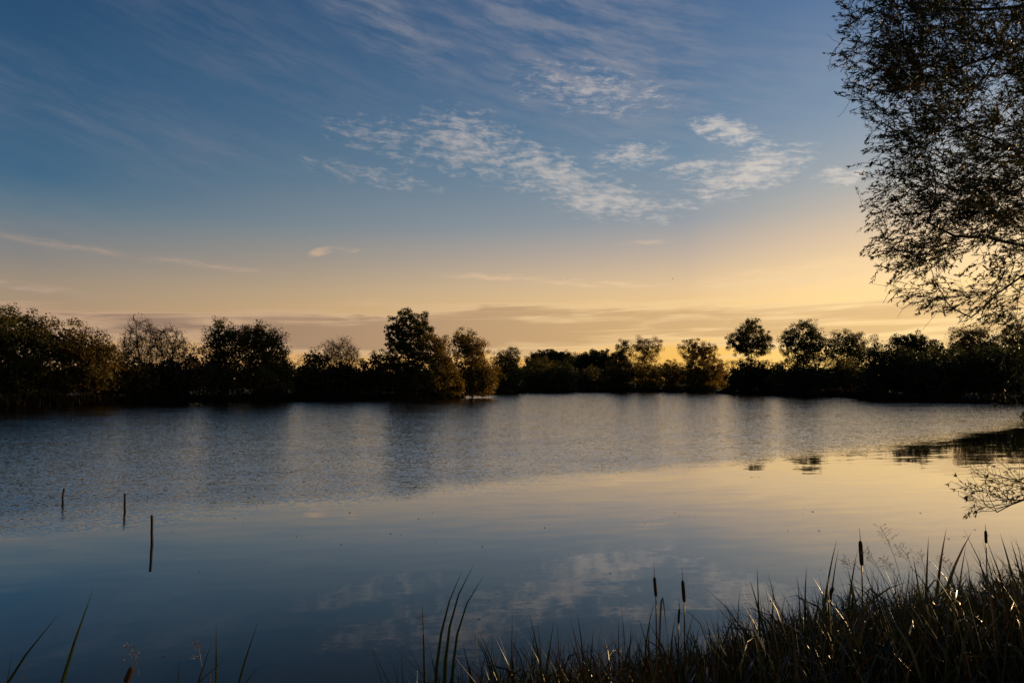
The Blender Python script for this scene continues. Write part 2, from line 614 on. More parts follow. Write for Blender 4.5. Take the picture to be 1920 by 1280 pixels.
def sdf(x, y):
    """distance to the shore line: positive on land"""
    P = np.stack([x, y], -1)
    best = np.full(x.shape, 1e9)
    inside = np.zeros(x.shape, bool)
    n = len(LAKE)
    for i_ in range(n):
        a, b_ = LAKE[i_], LAKE[(i_ + 1) % n]
        e = b_ - a
        t = np.clip(((P - a) @ e) / (e @ e), 0, 1)
        best = np.minimum(best, np.linalg.norm(P - a - t[..., None] * e, axis=-1))
        c1 = (a[1] > y) != (b_[1] > y)
        xi = a[0] + (y - a[1]) / (e[1] if abs(e[1]) > 1e-9 else 1e-9) * e[0]
        inside ^= c1 & (x < xi)
    return np.where(inside, -best, best)


def sines(x, y):
    return (np.sin(x * 0.9 + 1.3 * np.sin(y * 0.5)) + np.sin(y * 1.1 + 1.7 * np.sin(x * 0.37 + 1))
            + 0.6 * np.sin(x * 2.3 + y * 1.9) + 0.6 * np.sin(x * 1.7 - y * 2.7 + 2)) / 3.2


def ground_z(x, y):
    x = np.asarray(x, float)
    y = np.asarray(y, float)
    s = sdf(x, y)
    r = np.hypot(x, y)
    s = s + 0.12 * sines(x, y) * np.clip(r / 8, 0.3, 4)
    z = np.where(s < 0, np.maximum(s * 0.5, -1.4), 0.42 * (1 - np.exp(-s / 0.9)) + 0.02 * np.minimum(s, 30))
    z = z + np.where(s > 0, 0.05 * sines(x * 1.7, y * 1.7), 0)
    near = np.exp(-((x - 3.4) ** 2 / 6.0 + (y - 3.2) ** 2 / 5.0))       # the grassy hump on the near bank
    return z + np.where(s > 0, near * 0.35 * np.clip(s, 0, 1), 0)


angs = np.concatenate([np.arange(-44, 44, 0.3), np.arange(44, 316, 4.0)])
rad = np.concatenate([np.arange(0.3, 8, 0.12), np.arange(8, 56, 1.0), np.arange(56, 165, 0.7),
                      np.geomspace(166, 7000, 34)])
A_, R_ = np.meshgrid(np.radians(angs), rad)
gx, gy = R_ * np.sin(A_), R_ * np.cos(A_)
gz = ground_z(gx, gy)
gv = np.stack([gx, gy, gz], -1).reshape(-1, 3)
na, nr = len(angs), len(rad)
i0 = (np.arange(nr - 1)[:, None] * na + np.arange(na)[None]).ravel()
i1 = (np.arange(nr - 1)[:, None] * na + (np.arange(na)[None] + 1) % na).ravel()
gq = np.stack([i0, i0 + na, i1 + na, i1], 1)
cz = len(gv)
gv = np.concatenate([gv, [[0, 0, float(ground_z(np.array([0.0]), np.array([0.0]))[0])]]])
gt = np.stack([np.arange(na), (np.arange(na) + 1) % na, np.full(na, cz)], 1)
kind(obj('ground', mesh_from('ground', gv, gq, gt, mats=[M_GROUND], smooth=True)), 'structure')
wv = [(-90, -12, 0), (95, -12, 0), (95, 172, 0), (-90, 172, 0)]
kind(obj('lake_water', mesh_from('lake_water', wv, [(0, 1, 2, 3)], mats=[M_WATER])), 'structure')


def gz1(x, y):
    return float(ground_z(np.array([x]), np.array([y]))[0])


# ------------------------------------------------------------------ trees of the far shore
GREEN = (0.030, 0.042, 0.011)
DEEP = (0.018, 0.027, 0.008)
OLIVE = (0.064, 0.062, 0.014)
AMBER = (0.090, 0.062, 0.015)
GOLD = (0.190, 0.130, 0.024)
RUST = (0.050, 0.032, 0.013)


def far_tree(name, label, cat, d, blobs, tint, tint2=None, dens=1.0, leaf=0.20, bare=0.0, trunk=None, seed=0,
             clump=0.42, depth=1.0, group='trees along the far shore'):
    """blobs: crown masses (x, y, half width, half height) as they stand at depth d"""
    rng = np.random.default_rng(seed)
    tint2 = tint2 or tint
    mpp = d / 1280.0
    clump *= rng.uniform(0.85, 1.3)
    cl, low = [], 1e9
    lo_x, hi_x = min(b[0] - b[2] for b in blobs), max(b[0] + b[2] for b in blobs)
    wid = (hi_x - lo_x) / 2
    skirt = [] if (cat == 'tree' and wid < 22) else [((lo_x + hi_x) / 2, 712, wid * 0.86, 26), ((lo_x + hi_x) / 2, 728, wid * 0.95, 16)]
    coarse = []
    for (bx, by, rx, ry) in list(blobs) + skirt:
        c_ = WP(bx, by, d)
        a_ = np.array((rx * mpp, min(rx, ry * 1.3) * mpp * depth, ry * mpp))
        vol = a_[0] * a_[1] * a_[2]
        n = int(max(10, 13.0 * vol ** 0.72 * dens))
        u = unit(rng.normal(size=(n, 3))) * (rng.uniform(0.06, 1, n) ** 0.46)[:, None]
        u = u * (1 + 0.13 * np.sin(u[:, :1] * 7 + u[:, 2:] * 5 + seed))
        q_ = c_ + u * a_
        cl.append(q_)
        coarse.append(np.full(n, by > 703) | ((np.linalg.norm(u, axis=1) < (0.80 if dens >= 1 else 0.55)) & (bare == 0)))
        if by < 690:                                   # stray sprigs breaking the outline
            m_ = max(3, int(rx * 0.30))
            u = unit(rng.normal(size=(m_, 3)) + np.array([0, 0, 0.5])) * rng.uniform(0.98, 1.22, m_)[:, None]
            cl.append(c_ + u * a_)
            coarse.append(np.zeros(m_, bool))
        low = min(low, c_[2] - a_[2])
    cl = np.concatenate(cl)
    coarse = np.concatenate(coarse)
    bx, by = (trunk if trunk else (float(np.mean([b[0] for b in blobs])), 0))
    base = WP(bx, 730, d)
    base[2] = gz1(base[0], base[1]) - 0.1
    cl[:, 2] = np.maximum(cl[:, 2], max(base[2], 0.05) + 0.35 + rng.uniform(0, .3, len(cl)))
    top = cl[:, 2].max()
    root = thing(name, label, cat, base, group)
    # skeleton
    st = [base, base + (0.05, 0, 0.35 * (top - base[2]) * 0.5)]
    step = 0.45 if bare else 0.7
    nodes, par = grow(cl, st, [-1, 0], step, step * 1.05, rng, iters=90, jitter=0.16)
    r = pipe_radii(nodes, par, 0.020 if bare else 0.016, 2.35, 0.30)
    kids = np.nonzero(par >= 0)[0]
    pr = par[kids]
    # trunk: the thickest path up from the base; everything else is limbs
    way = main_path(nodes, par, r, 0.30)
    v, q, t3 = path_tube(nodes[way] - base, r[way] * 1.02, 7)
    trunk_o = obj('trunk', mesh_from('trunk', v, q, t3, mats=[M_BARK], smooth=True), root)
    off = ~np.isin(kids, way)
    kids, pr = kids[off], pr[off]
    tv, tq = seg_tubes(nodes[pr] - base, nodes[kids] - base, np.minimum(np.maximum(r[kids], r[pr] * 0.85), r[kids] * 1.5), r[kids], 5)
    extra_v, extra_q = None, None
    if bare:
        # fine twigs all over the outer branches
        tips = kids[r[kids] < 0.06]
        rep = np.repeat(tips, int(bare))
        dirn = unit(unit(nodes[rep] - nodes[par[rep]]) + rng.normal(size=(len(rep), 3)) * 0.55 + np.array([0, 0, .15]))
        ln = rng.uniform(0.35, 1.0, len(rep))[:, None]
        p0 = nodes[rep] - base
        p1 = p0 + dirn * ln
        extra_v, extra_q = seg_tubes(p0, p1, np.full(len(rep), .016), np.full(len(rep), .008), 3)
    lv_, lq_ = tv, tq
    if extra_v is not None:
        lq_ = np.concatenate([lq_, extra_q + len(lv_)])
        lv_ = np.concatenate([lv_, extra_v])
    if len(lq_):
        kind(obj('branches', mesh_from('branches', lv_, lq_, mats=[M_BARK]), trunk_o), 'stuff')
    per = np.where(coarse, 16, 62 if not bare else 9)
    n = int(per.sum())
    idx = np.repeat(np.arange(len(cl)), per)
    spread = clump * rng.uniform(0.6, 1.35, len(cl))
    ball = unit(rng.normal(size=(n, 3))) * (rng.random(n) ** 0.45)[:, None]
    cen = cl[idx] + ball * (spread * 1.55)[idx][:, None] * np.array([1, 1, 0.8])
    cen[:, 2] = np.maximum(cen[:, 2], max(base[2], 0.03) + 0.10 + rng.uniform(0, .15, n))
    big = np.where(coarse[idx], 1.9, 1.0 if not bare else 0.8)
    v, q = leaf_cloud(cen - base, leaf * big, leaf * 0.64 * big, rng)
    f = np.clip(rng.normal(0.5, 0.28, len(cl)), 0, 1)
    colr = np.array(tint)[None] * (1 - f[:, None]) + np.array(tint2)[None] * f[:, None]
    colr = colr[idx] * rng.uniform(0.75, 1.25, n)[:, None]
    kind(obj('crown', mesh_from('crown', v, q, cols=np.repeat(colr, 4, 0), mats=[M_LEAF]), root), 'stuff')
    return root


TREES = [
    # name, label, category, depth, blobs, colours, options
    ('broadleaf_tree', 'tall dark green tree at the far left edge of the frame', 'tree', 71,
     [(28, 625, 52, 48), (-30, 620, 55, 52), (60, 660, 45, 45), (-10, 690, 80, 55), (50, 710, 60, 40)], GREEN, OLIVE, {}),
    ('amber_tree', 'broad amber tinged tree sloping down right of the leftmost tree', 'tree', 73,
     [(120, 640, 48, 40), (165, 660, 40, 38), (110, 690, 70, 45), (185, 690, 38, 40), (200, 662, 18, 18)], OLIVE, AMBER, {}),
    ('bare_tree', 'nearly leafless tree with rounded top, taller of the left bare pair', 'tree', 82,
     [(266, 632, 34, 36), (262, 665, 38, 30), (240, 650, 16, 18)], RUST, AMBER, dict(bare=5, dens=2.2, trunk=(266, 0))),
    ('bare_tree', 'nearly leafless spreading tree, right and lower of the left bare pair', 'tree', 83,
     [(312, 640, 30, 30), (335, 660, 30, 28), (308, 672, 34, 24), (350, 672, 16, 18)], RUST, AMBER,
     dict(bare=5, dens=2.2, trunk=(310, 0))),
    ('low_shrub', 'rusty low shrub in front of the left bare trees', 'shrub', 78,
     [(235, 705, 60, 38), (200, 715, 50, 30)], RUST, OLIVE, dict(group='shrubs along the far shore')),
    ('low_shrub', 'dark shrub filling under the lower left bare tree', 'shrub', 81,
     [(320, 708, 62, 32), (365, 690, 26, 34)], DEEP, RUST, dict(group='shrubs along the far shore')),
    ('leafy_tree', 'leafy tree with ragged leaning top right of the bare trees', 'tree', 87,
     [(415, 632, 25, 28), (400, 660, 24, 30), (432, 655, 26, 38), (410, 700, 46, 40)], GREEN, OLIVE, {}),
    ('leafy_tree', 'dense olive tree with stepped top and steep right side', 'tree', 88,
     [(490, 640, 32, 32), (470, 660, 36, 44), (512, 660, 28, 42), (500, 700, 48, 44), (532, 700, 16, 36), (455, 630, 16, 18)],
     GREEN, AMBER, {}),
    ('low_shrub', 'low brown scrub in the gap right of the steep sided tree', 'shrub', 93,
     [(560, 715, 40, 22), (600, 718, 44, 22)], DEEP, RUST, dict(group='shrubs along the far shore')),
    ('round_shrub', 'dark round bush at the left foot of the domed bare tree', 'shrub', 96,
     [(592, 678, 26, 22), (585, 705, 34, 26)], DEEP, GREEN, dict(group='shrubs along the far shore')),
    ('bare_tree', 'small domed bare tree between two dark bushes', 'tree', 97,
     [(640, 660, 32, 26), (615, 668, 20, 20), (660, 672, 18, 18), (640, 690, 34, 18)], RUST, AMBER,
     dict(bare=6, dens=2.6, trunk=(640, 0))),
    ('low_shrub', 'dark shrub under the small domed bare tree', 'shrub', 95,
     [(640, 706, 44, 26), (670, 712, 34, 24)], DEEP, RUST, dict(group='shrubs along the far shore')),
    ('round_shrub', 'dark bush left of the tallest tree', 'shrub', 96,
     [(712, 688, 36, 28), (735, 675, 16, 18), (705, 715, 44, 24)], DEEP, OLIVE, dict(group='shrubs along the far shore')),
    ('tall_tree', 'tallest tree of the shore with airy rounded top', 'tree', 96,
     [(765, 608, 30, 26), (742, 622, 20, 24), (790, 612, 20, 24), (768, 640, 34, 26), (735, 648, 12, 14), (805, 630, 12, 16),
      (765, 675, 36, 32), (760, 712, 42, 32)], GREEN, OLIVE, dict(leaf=0.22, clump=0.36, trunk=(762, 0))),
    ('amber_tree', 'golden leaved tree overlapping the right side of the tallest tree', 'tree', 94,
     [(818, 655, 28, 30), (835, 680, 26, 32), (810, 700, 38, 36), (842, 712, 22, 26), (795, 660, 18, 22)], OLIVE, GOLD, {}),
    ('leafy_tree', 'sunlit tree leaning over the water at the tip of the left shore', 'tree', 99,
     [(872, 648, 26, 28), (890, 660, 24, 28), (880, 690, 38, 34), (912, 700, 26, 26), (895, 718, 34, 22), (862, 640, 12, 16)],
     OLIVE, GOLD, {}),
    ('low_shrub', 'small golden bush at the waterline under the leaning sunlit tree', 'shrub', 95,
     [(858, 727, 18, 13), (838, 730, 18, 11)], GOLD, OLIVE, dict(group='shrubs along the far shore')),
    ('broadleaf_tree', 'shaded tree standing behind the tip of the left shore', 'tree', 142,
     [(945, 680, 26, 24), (960, 668, 16, 16), (955, 700, 32, 22)], GREEN, OLIVE, {}),
    ('domed_tree', 'distant wide dark domed tree, left of the two far domes', 'tree', 215,
     [(1035, 676, 40, 20), (1010, 680, 28, 18), (1060, 682, 36, 18), (1030, 700, 60, 18)], DEEP, GREEN, dict(leaf=0.36)),
    ('domed_tree', 'distant dark domed tree, right of the two far domes', 'tree', 190,
     [(1118, 678, 34, 22), (1142, 685, 28, 20), (1095, 690, 24, 22), (1120, 700, 44, 22)], DEEP, GREEN, dict(leaf=0.34)),
    ('round_shrub', 'pale rounded bush in front of the left far dome', 'shrub', 170,
     [(1010, 688, 26, 18), (1000, 702, 28, 16)], OLIVE, OLIVE, dict(group='shrubs along the far shore')),
    ('round_shrub', 'small dark bush between the far domes', 'shrub', 168,
     [(1058, 690, 20, 12), (1062, 704, 24, 12)], DEEP, GREEN, dict(group='shrubs along the far shore')),
    ('round_shrub', 'broad olive bush on the far bank below the distant domes', 'shrub', 147,
     [(1030, 707, 46, 18), (1060, 706, 22, 18), (1000, 714, 26, 14)], GREEN, AMBER, dict(group='shrubs along the far shore')),
    ('low_shrub', 'low dark scrub filling the bank left of the small crowned tree', 'shrub', 158,
     [(1098, 716, 34, 14), (1125, 714, 26, 16)], DEEP, OLIVE, dict(group='shrubs along the far shore')),
    ('airy_tree', 'small crowned tree left of the see through twin stemmed tree', 'tree', 153,
     [(1172, 655, 16, 18), (1160, 668, 14, 14), (1165, 695, 30, 30), (1150, 708, 28, 20)], GREEN, AMBER, {}),
    ('airy_tree', 'see through twin stemmed tree on the far bank', 'tree', 155,
     [(1200, 648, 12, 16), (1215, 655, 16, 20), (1232, 650, 10, 18), (1210, 672, 20, 14), (1212, 702, 34, 24)], OLIVE, GOLD,
     dict(dens=0.75, trunk=(1210, 0))),
    ('low_shrub', 'low golden scrub between the twin stemmed tree and the next', 'shrub', 154,
     [(1258, 692, 18, 20), (1262, 708, 26, 14)], OLIVE, GOLD, dict(group='shrubs along the far shore')),
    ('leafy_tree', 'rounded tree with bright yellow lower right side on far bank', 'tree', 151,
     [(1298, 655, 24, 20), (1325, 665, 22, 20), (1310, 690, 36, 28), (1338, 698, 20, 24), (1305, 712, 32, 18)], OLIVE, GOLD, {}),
    ('low_shrub', 'golden bush at the mouth of the narrow inlet', 'shrub', 157,
     [(1352, 690, 12, 18), (1348, 708, 18, 14)], GOLD, OLIVE, dict(group='shrubs along the far shore')),
    ('airy_tree', 'tall airy crowned tree on the point right of the inlet', 'tree', 133,
     [(1408, 628, 26, 26), (1385, 642, 22, 20), (1430, 645, 18, 22), (1405, 655, 36, 16), (1412, 610, 12, 12)], GREEN, OLIVE,
     dict(dens=0.9, clump=0.36, leaf=0.22, trunk=(1410, 0))),
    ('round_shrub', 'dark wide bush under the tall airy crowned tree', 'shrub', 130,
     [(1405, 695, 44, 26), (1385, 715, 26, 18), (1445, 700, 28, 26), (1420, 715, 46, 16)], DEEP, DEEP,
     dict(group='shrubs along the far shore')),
    ('leafy_tree', 'dark two lobed tree right of the tall airy tree', 'tree', 122,
     [(1508, 622, 24, 22), (1480, 640, 18, 22), (1525, 640, 22, 26), (1500, 660, 36, 22), (1545, 660, 18, 24), (1505, 695, 46, 30)],
     GREEN, DEEP, {}),
    ('round_shrub', 'dark bush at the water below the two lobed tree', 'shrub', 117,
     [(1480, 712, 40, 22), (1540, 712, 44, 24)], DEEP, GREEN, dict(group='shrubs along the far shore')),
    ('broadleaf_tree', 'round topped tree farther back right of the two lobed tree', 'tree', 140,
     [(1578, 642, 20, 22), (1605, 645, 20, 20), (1590, 665, 36, 22), (1590, 695, 40, 24)], GREEN, OLIVE, {}),
    ('sapling', 'thin sapling poking up between the right hand trees', 'tree', 128,
     [(1640, 645, 8, 18), (1632, 662, 14, 10), (1650, 668, 16, 12)], DEEP, GREEN, dict(trunk=(1640, 0), dens=.8)),
    ('round_shrub', 'yellow green bush in the bay of the right shore', 'shrub', 118,
     [(1580, 690, 24, 18), (1600, 705, 26, 18)], OLIVE, OLIVE, dict(group='shrubs along the far shore')),
    ('broadleaf_tree', 'ragged topped tree above the right bank, left of the bright gap', 'tree', 101,
     [(1690, 645, 20, 18), (1722, 642, 24, 18), (1750, 655, 20, 16), (1710, 672, 54, 22), (1700, 655, 30, 18)], DEEP, GREEN,
     dict(clump=0.36)),
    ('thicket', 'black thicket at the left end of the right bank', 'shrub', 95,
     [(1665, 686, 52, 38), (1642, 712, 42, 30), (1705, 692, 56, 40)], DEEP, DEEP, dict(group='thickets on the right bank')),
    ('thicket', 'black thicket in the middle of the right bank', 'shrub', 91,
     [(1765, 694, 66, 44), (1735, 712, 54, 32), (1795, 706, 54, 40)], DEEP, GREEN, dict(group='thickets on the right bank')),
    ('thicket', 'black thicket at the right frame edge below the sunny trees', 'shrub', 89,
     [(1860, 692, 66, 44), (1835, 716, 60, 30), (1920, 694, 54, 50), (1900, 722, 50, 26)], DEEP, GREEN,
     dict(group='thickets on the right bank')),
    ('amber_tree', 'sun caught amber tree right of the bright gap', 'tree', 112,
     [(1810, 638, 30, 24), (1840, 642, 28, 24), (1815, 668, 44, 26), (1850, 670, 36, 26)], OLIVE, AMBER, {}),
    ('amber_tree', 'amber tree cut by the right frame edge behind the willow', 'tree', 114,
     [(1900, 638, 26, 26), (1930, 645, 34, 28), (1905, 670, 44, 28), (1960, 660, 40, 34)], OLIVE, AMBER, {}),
]
for i_, (nm, lb, ct, d, bl, t1, t2, opt) in enumerate(TREES):
    far_tree(nm, lb, ct, d, bl, t1, t2, seed=100 + i_, **opt)

# a far wood that reads as one dark line on the horizon
rng = np.random.default_rng(5)
n = 5000
fx = rng.uniform(-420, 420, n)
fy = rng.uniform(300, 340, n) + 14 * np.sin(fx * 0.02)
fh = 6.6 + 1.8 * np.sin(fx * 0.035) + 1.3 * np.sin(fx * 0.11 + 1)
fz = 0.8 + fh * rng.uniform(0, 1, n) ** 0.6
cen = np.repeat(np.stack([fx, fy, fz], 1), 14, 0) + rng.normal(size=(n * 14, 3)) * 0.9
v, q = leaf_cloud(cen, 1.0, 0.8, rng)
cc = np.repeat(np.array(DEEP)[None] * rng.uniform(.8, 1.4, n)[:, None], 14 * 4, 0)
o = kind(obj('far_wood', mesh_from('far_wood', v, q, cols=cc, mats=[M_LEAF])), 'stuff')
tag(o, 'dark line of far off woodland on the horizon', 'woodland')


# reeds fringing the far shore
def blades(roots, tips, width, bend, rng, segs=4):
    """flat tapering blades from root to tip, bowed sideways by bend"""
    n = len(roots)
    t = np.linspace(0, 1, segs + 1)
    d = tips - roots
    side = unit(np.cross(d, rng.normal(size=(n, 3)) * np.array([0.4, 1, .2])))
    bow = bend[:, None, None] if bend.ndim == 1 else bend[:, None, :]
    pts = roots[:, None] + d[:, None] * t[None, :, None]
    if bend.ndim == 2:
        pts = pts + bow * (4 * t * (1 - t))[None, :, None]
    wd = width[:, None] * np.clip(np.minimum(1.0, (1 - t) * 1.9 + 0.03), 0, 1)[None]
    a = pts - side[:, None] * wd[..., None] / 2
    b_ = pts + side[:, None] * wd[..., None] / 2
    v_ = np.stack([a, b_], 2).reshape(n, -1, 3)
    k_ = np.arange(segs)
    q_ = np.stack([k_ * 2, k_ * 2 + 1, k_ * 2 + 3, k_ * 2 + 2], 1)
    q_ = (q_[None] + (np.arange(n) * (segs + 1) * 2)[:, None, None]).reshape(-1, 4)
    return v_.reshape(-1, 3), q_, (segs + 1) * 2


def reed_fringe(a, b_, per_m, h, label, seed):
    rng = np.random.default_rng(seed)
    pts = LAKE[a:b_]
    rr = []
    for k_ in range(len(pts) - 1):
        e = pts[k_ + 1] - pts[k_]
        m_ = int(np.linalg.norm(e) * per_m)
        t = rng.uniform(0, 1, m_)[:, None]
        rr.append(pts[k_] + e * t + rng.normal(size=(m_, 2)) * 0.55)
    xy = np.concatenate(rr)
    z = np.maximum(ground_z(xy[:, 0], xy[:, 1]), -0.5)
    root = np.column_stack([xy, z])
    n = len(root)
    hh = h * rng.uniform(0.55, 1.2, n) * (0.8 + 0.3 * sines(xy[:, 0], xy[:, 1]))
    tip = root + np.column_stack([rng.normal(0, .18, n), rng.normal(0, .18, n), np.abs(hh) + 0.2])
    v, q, per = blades(root, tip, np.full(n, 0.07), rng.normal(size=(n, 3)) * 0.08, rng, 2)
    c0 = np.array((0.012, 0.011, 0.005))[None] * rng.uniform(.5, 1.5, n)[:, None]
    o = kind(obj('shore_reeds', mesh_from('shore_reeds', v, q, cols=np.repeat(c0, per, 0), mats=[M_REED])), 'stuff')
    tag(o, label, 'reeds')


reed_fringe(0, 9, 150, 1.0, 'dark reeds fringing the left far shore', 1)
reed_fringe(11, 17, 70, 0.8, 'reeds fringing the middle of the far shore', 2)
reed_fringe(17, 28, 120, 0.95, 'reeds fringing the right shore below the thickets', 3)

# ------------------------------------------------------------------ willow on the right
rng = np.random.default_rng(42)
XB = np.array([(-200, 1600), (0, 1605), (50, 1590), (100, 1560), (150, 1600), (200, 1625), (260, 1640), (330, 1640), (380, 1628),
               (420, 1648), (520, 1660), (565, 1695), (600, 1780), (640, 1900)], float)


def edge_x(py):
    return np.interp(py, XB[:, 0], XB[:, 1])


att = []
while len(att) < 1700:
    px, py = rng.uniform(1540, 1990), rng.uniform(-120, 612)
    e = px - edge_x(py)
    if e < 0:
        continue
    pr = 0.25 + 0.75 * min(1, e / 90.0)
    if py > 440 and px > 1770:
        pr *= 0.30
    if py > 400 and px < 1780:
        pr *= 0.9
    if 110 < py < 230 and px > 1840:
        pr *= 0.55
    q_ = WP(px, py, rng.uniform(8.6, 12.4))
    lump = 0.5 + 0.5 * math.sin(q_[0] * 3.1 + 1.5 * math.sin(q_[2] * 2.3)) * math.sin(q_[2] * 3.7 + q_[1] * 1.9)
    if rng.random() < pr * (0.25 + 1.1 * lump):
        att.append(q_)
front = np.array(att)
# the rest of the crown, out of the frame
rest = []
while len(rest) < 1500:
    u = rng.normal(size=3)
    u = u / np.linalg.norm(u) * rng.uniform(.3, 1) ** .4
    q_ = np.array((11.8, 11.6, 6.2)) + u * np.array((5.6, 4.6, 4.6))
    if q_[0] / q_[1] > 0.80 and q_[2] > 1.9:
        rest.append(q_)
tb = np.array((11.4, 11.2, gz1(11.4, 11.2) - 0.15))
start = [tb, tb + (-.05, 0, .8), tb + (-.2, .05, 1.6), tb + (-.45, .1, 2.4), tb + (-.5, .1, 3.2), tb + (-.4, .1, 4.2), tb + (-.6, 0.1, 5.2),
         tb + (-1.0, -.1, 6.0)]
sp_par = [-1, 0, 1, 2, 3, 4, 5, 6]
GUIDES = [(7, 10.6, [(2150, -60), (1990, 0), (1900, 15), (1830, 18), (1780, 15), (1700, 4)]),
          (6, 10.2, [(2180, 60), (1990, 58), (1920, 80), (1860, 105), (1800, 128), (1720, 122)]),
          (5, 10.9, [(2180, 240), (2000, 130), (1920, 92), (1870, 112), (1830, 165), (1800, 215)]),
          (4, 10.4, [(2150, 370), (1990, 320), (1920, 285), (1860, 262), (1800, 240)]),
          (3, 10.0, [(2150, 500), (1990, 470), (1920, 460), (1850, 445), (1790, 442), (1740, 420)]),
          (3, 9.7, [(2160, 520), (1990, 490), (1920, 512), (1870, 550), (1820, 596)]),
          (2, 9.4, [(2160, 800), (2010, 880), (1920, 935), (1872, 958)])]
for (at_, d_, pts_) in GUIDES:
    prev = at_
    for (a_, b__) in pts_:
        q1 = WP(a_, b__, d_)
        q0 = np.array(start[prev])
        m_ = max(1, int(np.linalg.norm(q1 - q0) / 0.2))
        for k_ in range(1, m_ + 1):
            start.append(q0 + (q1 - q0) * k_ / m_ + rng.normal(size=3) * 0.012)
            sp_par.append(prev)
            prev = len(start) - 1
nodes, par = grow(np.concatenate([front, rest]), start, sp_par, 0.17, 0.19, rng, iters=220, jitter=0.10)
nl, pl = list(nodes), list(par)


def shoot(i0_, end, bow, step=0.10):
    """a slender curved shoot from an existing node"""
    p0_ = np.array(nl[i0_])
    m_ = max(2, int(np.linalg.norm(end - p0_) / step))
    prev = i0_
    got = []
    for k_ in range(1, m_ + 1):
        t = k_ / m_
        nl.append(p0_ + (end - p0_) * t + bow * 4 * t * (1 - t) + rng.normal(size=3) * 0.006)
        pl.append(prev)
        prev = len(nl) - 1
        got.append(prev)
    return got


def nearest(p):
    return int(np.linalg.norm(np.array(nl[:len(nodes)]) - p, axis=1).argmin())


# long sprays breaking the outline on the water side
for _ in range(110):
    py = rng.uniform(-60, 600)
    e = edge_x(py)
    d_ = rng.uniform(8.8, 12.0)
    a0 = nearest(WP(e + rng.uniform(5, 45), py + rng.uniform(-15, 15), d_))
    g = shoot(a0, WP(e - rng.uniform(-28, 16), py + rng.normal(8, 22), d_), rng.normal(size=3) * 0.03 + np.array((0, 0, .03)))
    if rng.random() < .6 and len(g) > 3:
        q1 = np.array(nl[g[len(g) // 2]])
        shoot(g[len(g) // 2], q1 + np.array((-rng.uniform(.05, .22), rng.normal(0, .1), rng.normal(-.02, .12))), rng.normal(size=3) * .02)
# thin half bare sprays fanning out low over the water
f_nodes = [i_ for i_ in range(len(nodes)) if nodes[i_][2] < 1.35 and nodes[i_][0] / nodes[i_][1] < 0.80 and i_ < len(start)]
for _ in range(24):
    i_ = f_nodes[rng.integers(len(f_nodes))]
    dd = nodes[i_][1] + rng.normal(0, .25)
    ex = rng.uniform(1803, 1925)
    ey = rng.uniform(862 + max(0, (1850 - ex)) * 0.5, 968)
    g = shoot(i_, WP(ex, ey, dd), np.array((-.05, 0, -.04)) + rng.normal(size=3) * 0.05, 0.07)
    for _k in range(3):
        j_ = g[rng.integers(len(g) // 3, len(g))]
        q1 = np.array(nl[j_])
        shoot(j_, q1 + np.array((-rng.uniform(.05, .28), rng.normal(0, .1), rng.normal(.08, .10))), rng.normal(size=3) * .02, 0.06)
# a hanging leafy bough at the frame edge
for _ in range(14):
    st_ = WP(rng.uniform(1935, 2000), rng.uniform(600, 700), rng.uniform(9.2, 10.2))
    en_ = WP(rng.uniform(1890, 1955), rng.uniform(690, 840), st_[1])
    g = shoot(nearest(st_), en_, np.array((-.06, 0, .05)) + rng.normal(size=3) * 0.05, 0.09)
nodes, par = np.array(nl), np.array(pl, int)
r = pipe_radii(nodes, par, 0.0022, 2.0, 0.26)
willow = thing('willow_tree', 'big willow overhanging the water from the right frame edge', 'tree', tb)
kids = np.nonzero(par >= 0)[0]
pr = par[kids]
way = main_path(nodes, par, r, 0.45)
v, q, t3 = path_tube(nodes[way] - tb, r[way] * 1.03, 12)
obj('trunk', mesh_from('trunk', v, q, t3, mats=[M_BARK], smooth=True), willow)
rr0 = np.minimum(np.maximum(r[kids], r[pr] * 0.9), r[kids] * 1.5)
tv, tq = seg_tubes(nodes[pr] - tb, nodes[kids] - tb, rr0, r[kids], 6)
inway = np.isin(kids, way)
cls = np.where(inway, 3, np.where(rr0 > 0.018, 1, 2))
for nm, k_ in (('limbs', 1), ('twigs', 2)):
    kind(obj(nm, mesh_from(nm, tv, tq[np.repeat(cls == k_, 6)], mats=[M_BARK]), willow), 'stuff')
# leafy shoots: slender, bowed, all reaching outwards from the crown's heart
def px_of(P):
    """where points stand in the view"""
    yy = P[:, 1] * math.cos(PITCH) + (P[:, 2] - CAM_H) * math.sin(PITCH)
    return 960 + 1280 * P[:, 0] / yy, 640 - 1280 * ((P[:, 2] - CAM_H) * math.cos(PITCH) - P[:, 1] * math.sin(PITCH)) / yy


nch = np.zeros(len(nodes), int)
np.add.at(nch, par[kids], 1)
thin = kids[r[kids] < 0.0125]
zz = nodes[thin][:, 2]
lowb, hang = zz < 1.55, (zz >= 1.55) & (zz < 2.7)
lump = 0.5 + 0.5 * np.sin(nodes[thin][:, 0] * 2.9 + 1.5 * np.sin(nodes[thin][:, 2] * 2.1)) * np.sin(nodes[thin][:, 2] * 3.1 + nodes[thin][:, 1] * 1.7)
cnt = np.where(nch[thin] == 0, 4.0, 2.0) * (0.30 + 1.3 * lump)
cnt = np.where(lowb, 0.22, np.where(hang, 1.0, cnt))
tx_, ty_ = px_of(nodes[thin])
cnt = cnt * np.clip(0.9 + (tx_ - edge_x(ty_)) / 170, 0.7, 1.75) * np.where((ty_ > 455) & (tx_ > 1770) & ~lowb & ~hang, 0.5, 1.0)
cnt = np.where((tx_ > 1965) | (ty_ < -60), np.minimum(cnt * .35, 1.6), cnt)
rep_ = np.repeat(thin, np.floor(cnt + rng.random(len(cnt))).astype(int))
heart = np.array((9.9, 11.0, 4.6))
